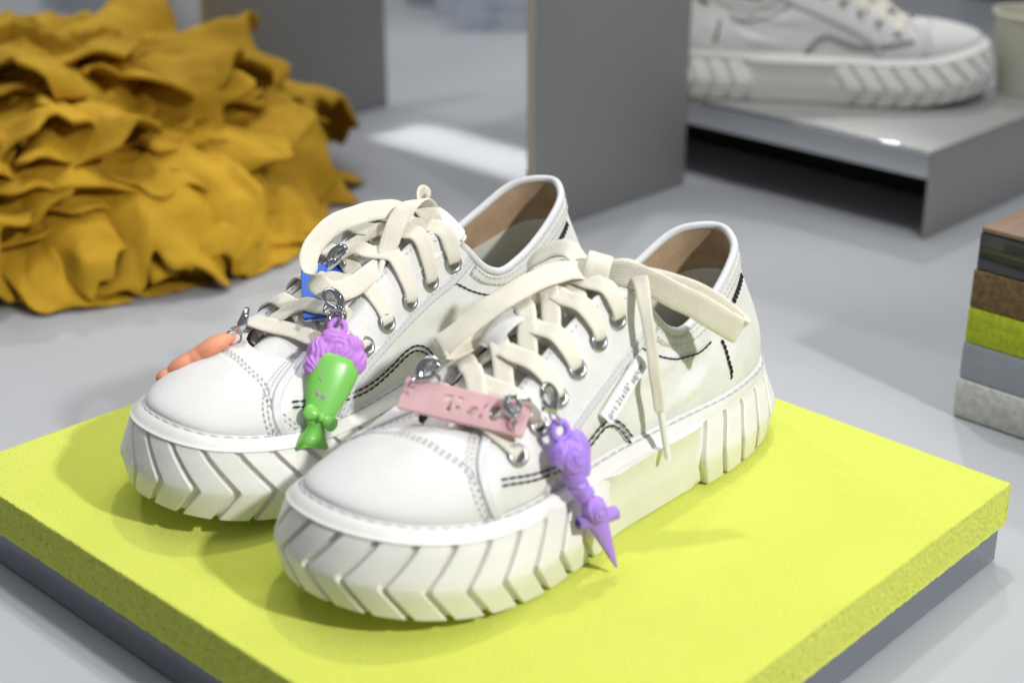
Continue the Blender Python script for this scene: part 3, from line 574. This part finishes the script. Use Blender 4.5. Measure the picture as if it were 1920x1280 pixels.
for x, z, r in ((.0050, -.0300, .0011), (.0012, -.0375, .0014), (.0040, -.0368, .0013), (.0072, -.0235, .0006), (.0058, -.0262, .0006), (-.0012, -.0505, .0005)):
    rr = np.interp(-z, [-q_[0] for q_ in rows], [q_[1] for q_ in rows]); y = rr*.48*math.sqrt(max(1-(x/rr)**2, 0)); mk('paint_chip', *sphere((x+(-.018-z)*.04, y-.0001, z), (r, .00035, r*1.2), 10, 6), 'greyspot', body)
fin = [(-.0095, -.0602), (-.0060, -.0555), (-.0035, -.0500), (.0035, -.0500), (.0050, -.0555), (.0065, -.0600), (.0062, -.0648), (.0020, -.0618), (-.0040, -.0606)]
bm = bmesh.new(); f0 = bm.faces.new([bm.verts.new((x+.0012, -.0016, z)) for x, z in fin]); ex = bmesh.ops.extrude_face_region(bm, geom=[f0]); bmesh.ops.translate(bm, vec=(0, .0034, 0), verts=[v for v in ex['geom'] if isinstance(v, bmesh.types.BMVert)]); bmesh.ops.bevel(bm, geom=bm.edges[:], offset=.0010, segments=3, affect='EDGES'); me = bpy.data.meshes.new('tail_fin'); bm.to_mesh(me); bm.free(); me.materials.append(M['green']); me.polygons.foreach_set('use_smooth', [True]*len(me.polygons)); o = bpy.data.objects.new('tail_fin', me); C.objects.link(o); o.parent = gc
bw = []
for sx in (-1, 1):
    V, F = sphere((0, 0, 0), (.0046, .0019, .0038), 16, 12); bw.append((rot([(v[0]+sx*.0046, v[1]+.0034, v[2]*(.45+abs(v[0]+sx*.0046)*95)) for v in V], 'Y', R(-12)), F))
bw = [([(v[0]+.0006, v[1], v[2]-.0475) for v in V], F) for V, F in bw]
for V, F in bw: mk('bow_loop', V, F, 'green', gc)
mk('bow_knot', *sphere((.0006, .0050, -.0475), (.0018, .0014, .0021), 12, 10), 'green', gc)
jump_ring(gc, .0042, (.004, 0, .0022), 'x'); clasp(gc, .0165, .0090, (.0046, .0010, .0060), (R(-5), R(62), 0))
top = tow((.1945, -.0330, .0800), Q2); tip = tow((.2330, -.0530, .0345), Q2); orient(gc, top, tip, dirw((.30, -.75, .60), Q2)); gc.matrix_world = gc.matrix_world @ Matrix.Scale(.93, 4, (1, 0, 0))

# pink tag with cut-out letters
def plate(name, outline, holes, th, m, parent, bev=.0005):
    cu = bpy.data.curves.new(name, 'CURVE'); cu.dimensions = '2D'; cu.fill_mode = 'BOTH'; cu.extrude = th/2-bev; cu.bevel_depth = bev; cu.bevel_resolution = 2; cu.offset = -bev
    for pl in [outline]+holes:
        sp = cu.splines.new('POLY'); sp.points.add(len(pl)-1); sp.use_cyclic_u = True
        for k, (x, y) in enumerate(pl): sp.points[k].co = (x, y, 0, 1)
    tmp = bpy.data.objects.new('tmp', cu); C.objects.link(tmp); dg = bpy.context.evaluated_depsgraph_get(); me = bpy.data.meshes.new_from_object(tmp.evaluated_get(dg)); bpy.data.objects.remove(tmp); bpy.data.curves.remove(cu)
    me.materials.clear(); me.materials.append(M[m]); o = bpy.data.objects.new(name, me); C.objects.link(o); o.parent = parent; return o
def rrect(w_, h_, r, n=5):
    P = []
    for cx, cy, a0 in ((w_/2-r, h_/2-r, 0), (-w_/2+r, h_/2-r, 90), (-w_/2+r, -h_/2+r, 180), (w_/2-r, -h_/2+r, 270)):
        for k in range(n+1): a = R(a0+90*k/n); P.append((cx+r*math.cos(a), cy+r*math.sin(a)))
    return P
def text(name, s, size, m, parent, loc, rote=(0, 0, 0), ext=.00005, shear=0):
    cu = bpy.data.curves.new(name, 'FONT'); cu.body = s; cu.size = size; cu.extrude = ext; cu.align_x = 'CENTER'; cu.align_y = 'CENTER'; cu.space_character = 1.12; cu.offset = -size*.012
    tmp = bpy.data.objects.new('tmp', cu); C.objects.link(tmp); dg = bpy.context.evaluated_depsgraph_get(); me = bpy.data.meshes.new_from_object(tmp.evaluated_get(dg)); bpy.data.objects.remove(tmp); bpy.data.curves.remove(cu)
    me.materials.clear(); me.materials.append(M[m]); o = bpy.data.objects.new(name, me); C.objects.link(o); o.parent = parent; o.location = loc; o.rotation_euler = rote; return o
pk = empty('pink_tag'); tag(pk, 'translucent pink tag with cut-out letters lying across the laces of the nearer sneaker', 'tag')
mm = .001
hl = [[(-9, 2.2), (-5.6, 2.6), (-8.0, -.4)], [(-7.6, -2.6), (-4.6, -2.6), (-5.2, .6)], [(-3.0, 2.6), (-1.2, 2.4), (-1.3, 1.1), (-3.1, 1.3)], [(-3.1, -.5), (-1.4, -.7), (-1.5, -2.0), (-3.2, -1.8)], [(1.6, -2.4), (4.4, -2.2), (4.6, -1.7), (5.8, .6), (3.4, .4), (3.0, -1.0), (1.4, -1.5)], [(6.6, -2.6), (8.6, -2.6), (8.0, -1.2)], [(7.6, 1.0), (8.8, 2.4), (9.2, 2.2), (8.2, .4)], [(13.0+2.5*math.cos(a), .2+2.9*math.sin(a)) for a in np.linspace(0, 2*math.pi, 20, endpoint=False)], [(22.2+.9*math.cos(a), -2.0+.9*math.sin(a)) for a in np.linspace(0, 2*math.pi, 10, endpoint=False)], [(-23.0+.8*math.cos(a), 2.6+.8*math.sin(a)) for a in np.linspace(0, 2*math.pi, 10, endpoint=False)]]
hl = [[(x*mm*1.06, y*mm*(1.35 if i < 8 else 1)) for x, y in h] for i, h in enumerate(hl)]
plate('tag_plate', rrect(.0565, .0150, .0012), hl, .0026, 'pink', pk)
rr_ = jump_ring(pk, .0032, (.0232, -.0030, .0006), 'x'); rr_.rotation_euler = (0, 0, R(25)); rr2 = jump_ring(pk, .0040, (-.0240, .0038, .0010), 'x'); rr2.rotation_euler = (0, 0, R(-20))
clasp(pk, .0150, .0085, (-.0225, .0070, .0022), (R(-80), 0, R(-30))); c2 = clasp(pk, .0110, .0065, (.0225, .0005, .0030), (R(-75), 0, R(20)))
def toward(c, d): v = np.array([0, 0, .36])-np.asarray(c); return v/np.linalg.norm(v)*d
def place_plate(root, c, xdir, ndir):
    x = Vector(xdir).normalized(); z = Vector(ndir); z = (z-x*z.dot(x)).normalized(); y = z.cross(x)
    root.matrix_world = Matrix(((x.x, y.x, z.x, c[0]), (x.y, y.y, z.y, c[1]), (x.z, y.z, z.z, c[2]), (0, 0, 0, 1)))
a_, b_ = tow((.2235, -.0180, .0765), Q1), tow((.2000, .0325, .0715), Q1); place_plate(pk, (a_+b_)/2+toward((a_+b_)/2, .006), b_-a_, dirw((.60, .30, .74), Q1))

# blue tag and orange charm on the far sneaker
bt = empty('blue_tag'); tag(bt, 'small blue resin tag tucked under the lace bow of the farther sneaker', 'tag')
plate('tag_plate', rrect(.0340, .0200, .0008), [[(.0128+.0009*math.cos(a), -.0050+.0009*math.sin(a)) for a in np.linspace(0, 6.28, 10, endpoint=False)]], .0020, 'blue', bt, .0003); plate('pale_backing', rrect(.0348, .0208, .0008), [], .0010, 'blue_edge', bt, .0002).location = (0, 0, -.0016)
r3 = jump_ring(bt, .0046, (.0148, .0042, .0020), 'z', .0007); r3.rotation_euler = (R(35), R(40), 0); clasp(bt, .0160, .0085, (.0175, .0050, .0030), (R(-70), 0, R(-75)))
clasp(bt, .0150, .0085, (-.0160, .0045, .0020), (R(-60), 0, R(20)))
a_, b_ = tow((.1700, .0160, .0930), Q2), tow((.1860, -.0060, .0800), Q2); place_plate(bt, (a_+b_)/2+toward((a_+b_)/2, .010)+np.array([-.001, 0, -.0045]), b_-a_, dirw((.55, -.55, .62), Q2))
oc = empty('orange_charm'); tag(oc, 'orange rubber charm resting on the toe of the farther sneaker', 'charm')
blobmesh('gummy_body', [sphere((0, .0012, -.0105), (.0100, .0046, .0110), 20, 14), sphere((.001, .0010, -.0180), (.0096, .0040, .0100), 20, 14), sphere((0, .0010, -.0255), (.0090, .0040, .0095), 20, 14), sphere((0, .0003, -.0360), (.0062, .0032, .0052), 18, 12), sphere((0, 0, -.0030), (.0042, .0020, .0056), 14, 10)], 'orange', oc, .0007, None, 4)
jump_ring(oc, .0036, (0, 0, .0008), 'x'); clasp(oc, .0150, .0090, (0, .0012, .0050), (R(-42), 0, 0))
top = tow((.2285, .0125, .0690), Q2); tip = tow((.2600, .0290, .0520), Q2); orient(oc, top, tip, dirw((.30, .45, .84), Q2))

# woven side tag of the near sneaker (clear tab with printed formula)
def side_tag():
    c = [SN(np.array([a]), np.array([b]), .0012)[0][0] for a, b in ((6.42, .295), (6.20, .235), (5.77, .625), (5.94, .625))]; c = [np.array(q) for q in c]
    x = (c[2]+c[3]-c[0]-c[1])/2; ln = np.linalg.norm(x); x /= ln; n_ = SN(np.array([6.05]), np.array([.45]))[1][0]; n_ = n_-x*(n_@x); n_ /= np.linalg.norm(n_); y = np.cross(n_, x); ctr = sum(c)/4
    wd = .0062; rows = [(-wd/2, .0000), (-wd/2, .0016), (-.2*wd, .0024), (.25*wd, .0032), (wd/2, .0040), (wd/2+.0002, .0032), (.25*wd, .0024), (-.2*wd, .0016)]
    flip = 1 if y[2] < 0 else -1
    V = []
    for s in np.linspace(-.5, .5, 8): V += [ctr+x*ln*s+y*flip*a+n_*b for a, b in rows]
    o = mk('side_tag', V, gridF(8, 8, False, True)+[tuple(range(8)), tuple(range(56, 64))[::-1]], 'tagplastic', s1, flat_ang=40)
    yy = -y*flip; zz = np.cross(x, yy); tl = math.atan2(.0024, wd*.75)
    zr = zz*math.cos(tl)+(-yy)*-math.sin(tl)*-1 if False else zz; 
    t = text('printed_formula', 'ρ=1.21x10⁵ µg/cm³', .0045, 'ink', o, (0, 0, 0)); bx = max(v.co.x for v in t.data.vertices)-min(v.co.x for v in t.data.vertices); k = ln*.90/bx
    up = -(y*flip); up_t = (up*(.75*wd)-n_*.0024); up_t /= np.linalg.norm(up_t); nn = np.cross(x, up_t); cc = ctr+y*flip*.10*wd+n_*.0030+nn*.00025*(1 if nn@n_ > 0 else -1)
    t.matrix_local = Matrix(((x[0]*k, up_t[0]*k*1.05, nn[0], cc[0]), (x[1]*k, up_t[1]*k*1.05, nn[1], cc[1]), (x[2]*k, up_t[2]*k*1.05, nn[2], cc[2]), (0, 0, 0, 1)))
side_tag()
# ---------------------------------------------------------------- things behind
E1 = np.array([.715, -.70]); E2 = np.array([.70, .715])
def obox(name, c, a, b, z0, z1, m, parent=None, bev=.001):
    """box with one corner at c, running a along E1 and b along E2"""
    r = math.atan2(E1[1], E1[0]); o = bevel_box(name, 0, a, 0, b, z0, z1, m, parent, bev); o.location = (c[0], c[1], 0); o.rotation_euler = (0, 0, r); return o
def felt_heap():
    na, ne = 300, 170; cx, cy = -.385, 1.240; rx, ry, h = .238, .228, .138; mb = MB()
    nv = lambda p: noise.noise(Vector(p))
    def dome(a, e):
        ca, sa = math.cos(a), math.sin(a); d = (ca*math.cos(e), sa*math.cos(e), math.sin(e))
        w1 = nv((d[0]*2.1+5, d[1]*2.1, d[2]*2.4)); w2 = nv((d[0]*4.3, d[1]*4.3+7, d[2]*4.0)); w3 = nv((d[0]*9+2, d[1]*9, d[2]*9)); w4 = nv((d[0]*18, d[1]*18, d[2]*18))
        ph = (1-e/(.5*math.pi))*3.1+1.35*w1+.75*w2+.16*w3; fr = ph-math.floor(ph); saw = fr**1.4 if fr < .86 else (1-fr)/.14*.86**1.4
        rg = (1-abs(w2*1.6))**3; rg2 = (1-min(1, abs(w3*1.8)))**3; k = .84+.13*saw+.10*w1+.05*w2+.055*rg+.030*rg2+.010*w4; tuck = 1-.08*max(0, .35-e)/.35
        return Vector((cx+rx*d[0]*k*tuck, cy+ry*d[1]*k*tuck, TZ+.001+h*1.06*(math.sin(e)**.85)*k))
    V = [dome(2*math.pi*i/na, (j/(ne-1))*.5*math.pi) for i in range(na) for j in range(ne)]
    F = gridF(na, ne, True); F.append(tuple(i*ne for i in range(na))[::-1]); mb.add(V, F)
    rnd = random.Random(11)
    for q in range(64):     # folded flaps of the same cloth
        a = R(rnd.uniform(170, 395)); e = math.asin(rnd.uniform(.14, .97)); p = dome(a, e); q_ = p-Vector((cx, cy, TZ)); n = Vector((q_.x/rx**2, q_.y/ry**2, q_.z/h**2)).normalized()
        dn = Vector((0, 0, -1)); dn = (dn-n*dn.dot(n)).normalized(); sd = n.cross(dn).normalized(); th = rnd.uniform(-.9, .9); t = (dn*math.cos(th)+sd*math.sin(th)).normalized(); s = n.cross(t).normalized()
        ln = rnd.uniform(.055, .115); wd = rnd.uniform(.085, .180); lift = rnd.uniform(.05, .20); ph1, ph2 = rnd.uniform(0, 6), rnd.uniform(0, 6); A, B = 22, 30; top = []; sd_ = rnd.uniform(0, 50)
        for i in range(A):
            x = i/(A-1)
            for j in range(B):
                y = j/(B-1)*2-1; edge = 1-.22*abs(y)**3+.10*math.sin(y*5+ph1)+.05*math.sin(y*13+ph2)
                hgt = ln*(lift*math.sin(x*1.9)+.16*x*math.sin(y*3.1+ph2)+.06*x*math.sin(y*7+ph1))-.020*y*y-.010*(1-x)
                roll = max(0, x-.62)*ln*.55*(1 if lift > .2 else -.4)
                v = p+t*(x*edge*ln-ln*.25-roll*.35)+s*(y*wd*.5*(1-.15*x))+n*(hgt-roll)
                v = v-n*max(0, (v-Vector((cx, cy, TZ))).length-.262)*.9
                top.append(v+noise.noise_vector(v*21+Vector((sd_, 0, 0)))*.010*(.25+x)+noise.noise_vector(v*55+Vector((sd_, 3, 0)))*.003*(.3+x))
        base = [v-n*.0035 for v in top]; G = gridF(A, B); mb.add(top, G); mb.add(base, [f[::-1] for f in G])
        rim = [i for i in range(B)]+[i*B+B-1 for i in range(1, A)]+[(A-1)*B+j for j in range(B-2, -1, -1)]+[i*B for i in range(A-2, 0, -1)]; b1 = len(mb.V)-2*A*B
        for k in range(len(rim)): u_, v_ = rim[k], rim[(k+1) % len(rim)]; mb.F.append((b1+u_, b1+v_, b1+A*B+v_, b1+A*B+u_))
    mb.V = [(x, y, z if z > TZ+.006 else TZ+.0012+.0046*math.exp((z-TZ-.006)*60)+.0011*((k*7919) % 97)/97) for k, (x, y, z) in enumerate(mb.V)]
    return mb.V, mb.F
o = mk('felt_heap', *felt_heap(), 'felt'); tag(o, 'heap of crumpled mustard yellow fabric on the grey table', 'fabric heap')
# standing boards
def board(c, ln, h_, label):
    r = math.atan2(E2[1], E2[0]); o = empty('standing_board', (c[0], c[1], TZ+.0005), r, label, 'board', 'grey standing boards'); 
    bevel_box('board_face', 0, ln, 0, .0085, 0, h_, 'panel', o, .0008); bevel_box('board_edge', -.0016, -.0001, .0008, .0077, 0, h_, 'panel_edge', o, .0003); return o
board((.018, 1.154), .187, .42, 'tall grey board standing right behind the near sneaker heel'); board((-.275, 1.400), .212, .42, 'grey board standing behind the mustard fabric heap')
# low stand with background sneaker
rs = empty('display_riser', (.321, 1.143, TZ+.0005), math.atan2(-E1[1], -E1[0]), 'low grey metal stand with open black front holding a sneaker', 'stand'); H = .0710; LN = .40; DP = .215
bevel_box('top_plate', .0, LN, -DP, 0, H-.0030, H, 'metalgrey', rs, .0006); bevel_box('side_panel', 0, .003, -DP, -.0005, 0, H-.0032, 'metalgrey', rs, .0005); bevel_box('side_panel', LN-.003, LN, -DP, -.0005, 0, H-.0032, 'metalgrey', rs, .0005)
bevel_box('fascia', .0032, LN-.0032, -.004, -.0008, H-.0235, H-.0034, 'fascia', rs, .0005); bevel_box('highlight_strip', .0, LN, .0004, .0030, H-.0034, H+.0002, 'chrome', rs, .0006); bevel_box('back_panel', .0032, LN-.0032, -.095, -.092, 0, H-.0034, 'black', rs, .0004)  # chrome strip added along the front edge to catch highlights
s3 = empty('sneaker', (.120, 1.352, TZ+H+.0010), R(-9), 'blurred white sneaker standing on the low grey metal stand', 'sneaker', 'white sneakers')
for ch in list(s2.children):
    if ch.name.split('.')[0] in ('lace_bow_loop', 'lace_knot', 'lace_end', 'aglet'): continue
    c_ = ch.copy(); C.objects.link(c_); c_.parent = s3
    for g in ch.children:
        d_ = g.copy(); C.objects.link(d_); d_.parent = c_
def cup(loc):
    r = empty('paper_cup', loc, 0, 'cream paper cup at the edge of the picture behind the sneaker', 'cup'); a = np.linspace(0, 2*math.pi, 40, endpoint=False)
    prof = [(.001, .004), (.026, .004), (.027, .0), (.0285, .0), (.036, .066), (.0347, .066), (.0275, .006), (.001, .006)]; mk('cup_body', [(p*math.cos(t), p*math.sin(t), z) for t in a for p, z in prof], gridF(40, len(prof), True), 'paper', r, flat_ang=50)
    V, F = ring(.0362, .0017, 40, 8, 'z'); mk('rim', [(v[0], v[1], v[2]+.0665) for v in V], F, 'paper', r)
cup((.452, 1.335, TZ+H+.0010))
# stack of material samples
st = [('white_foam_sample', 'crumbly white foam sample block at the bottom of the stack', 'whitefoam', .0245, .0), ('clear_sample', 'pale clear acrylic sample block above the white foam block', 'frost', .0225, .0025), ('lime_sample', 'lime sponge sample block in the middle of the stack', 'limeblock', .0215, .0035), ('cork_sample', 'brown cork sample block above the lime block', 'cork', .0225, .0040), ('smoked_sample', 'dark smoked acrylic sample block under the wood block', 'smoke', .0220, .0060), ('wood_sample', 'walnut wood sample on top of the stack', 'wood', .0030, .0065)]
z = TZ+.0005
for nm, lb, m_, th, of in st:
    o = obox(nm, np.array([.2610, .8305])+E1*of*.45+E2*of*.45, .150, .150, z, z+th, m_, None, .0018 if m_ == 'whitefoam' else .0009); tag(o, lb, 'sample block', 'stacked material samples'); z += th+.0004
# far end of the table
def farbox(nm, lb, c, a, b, h_, m_, cat='box', z0=TZ+.0006): return tag(obox(nm, c, a, b, z0, z0+h_, m_), lb, cat)
farbox('clear_box', 'blurred clear box far behind between the two grey boards', (-.10, 2.02), .16, .10, .10, 'clearbox'); farbox('charcoal_box', 'dark box far back at the upper right', (.62, 2.15), .22, .12, .16, 'charcoal')
farbox('white_carton', 'pale carton far behind the mustard heap at the upper left', (-.66, 2.16), .42, .10, .07, 'whitefoam', 'carton'); farbox('clear_tray', 'blurred clear tray behind the mustard heap', (-.62, 2.05), .22, .14, .05, 'clearbox', 'tray'); farbox('blue_packet', 'small blue packet far behind the mustard heap', (-.505, 2.00), .03, .03, .05, 'plastic_blue', 'packet'); farbox('blue_packet', 'second blue packet far behind the heap, nearer the board', (-.40, 2.00), .03, .03, .05, 'plastic_blue', 'packet'); farbox('orange_packet', 'small orange packet far behind the mustard heap', (-.46, 2.06), .05, .03, .06, 'plastic_orange', 'packet')
def bottle(lb, c, r, h_, m_):
    o = empty('clear_bottle', (c[0], c[1], TZ+.0006), 0, lb, 'bottle', 'blurred clear bottles'); a = np.linspace(0, 2*math.pi, 28, endpoint=False); prof = [(.001, 0), (r*.9, 0), (r, .006), (r, h_*.66), (r*.8, h_*.76), (r*.42, h_*.84), (r*.42, h_*.93), (.001, h_*.93)]
    mk('bottle_body', [(p*math.cos(t), p*math.sin(t), z) for t in a for p, z in prof], gridF(28, len(prof), True), m_, o, flat_ang=45); prof = [(.001, h_*.932), (r*.5, h_*.932), (r*.5, h_), (.001, h_)]; mk('cap', [(p*math.cos(t), p*math.sin(t), z) for t in a for p, z in prof], gridF(28, 4, True), 'whitefoam', o, flat_ang=45)
bottle('blurred clear bottle just left of the tall grey board', (-.045, 1.93), .022, .085, 'clearbox'); bottle('blurred clear bottle far back midway between the grey boards', (-.115, 2.10), .028, .090, 'frost')
bottle('blurred clear bottle at the upper left above the mustard heap', (-.44, 1.93), .022, .110, 'clearbox'); bottle('blurred pale bottle at the top left beside the left grey board', (-.35, 1.98), .020, .100, 'frost')
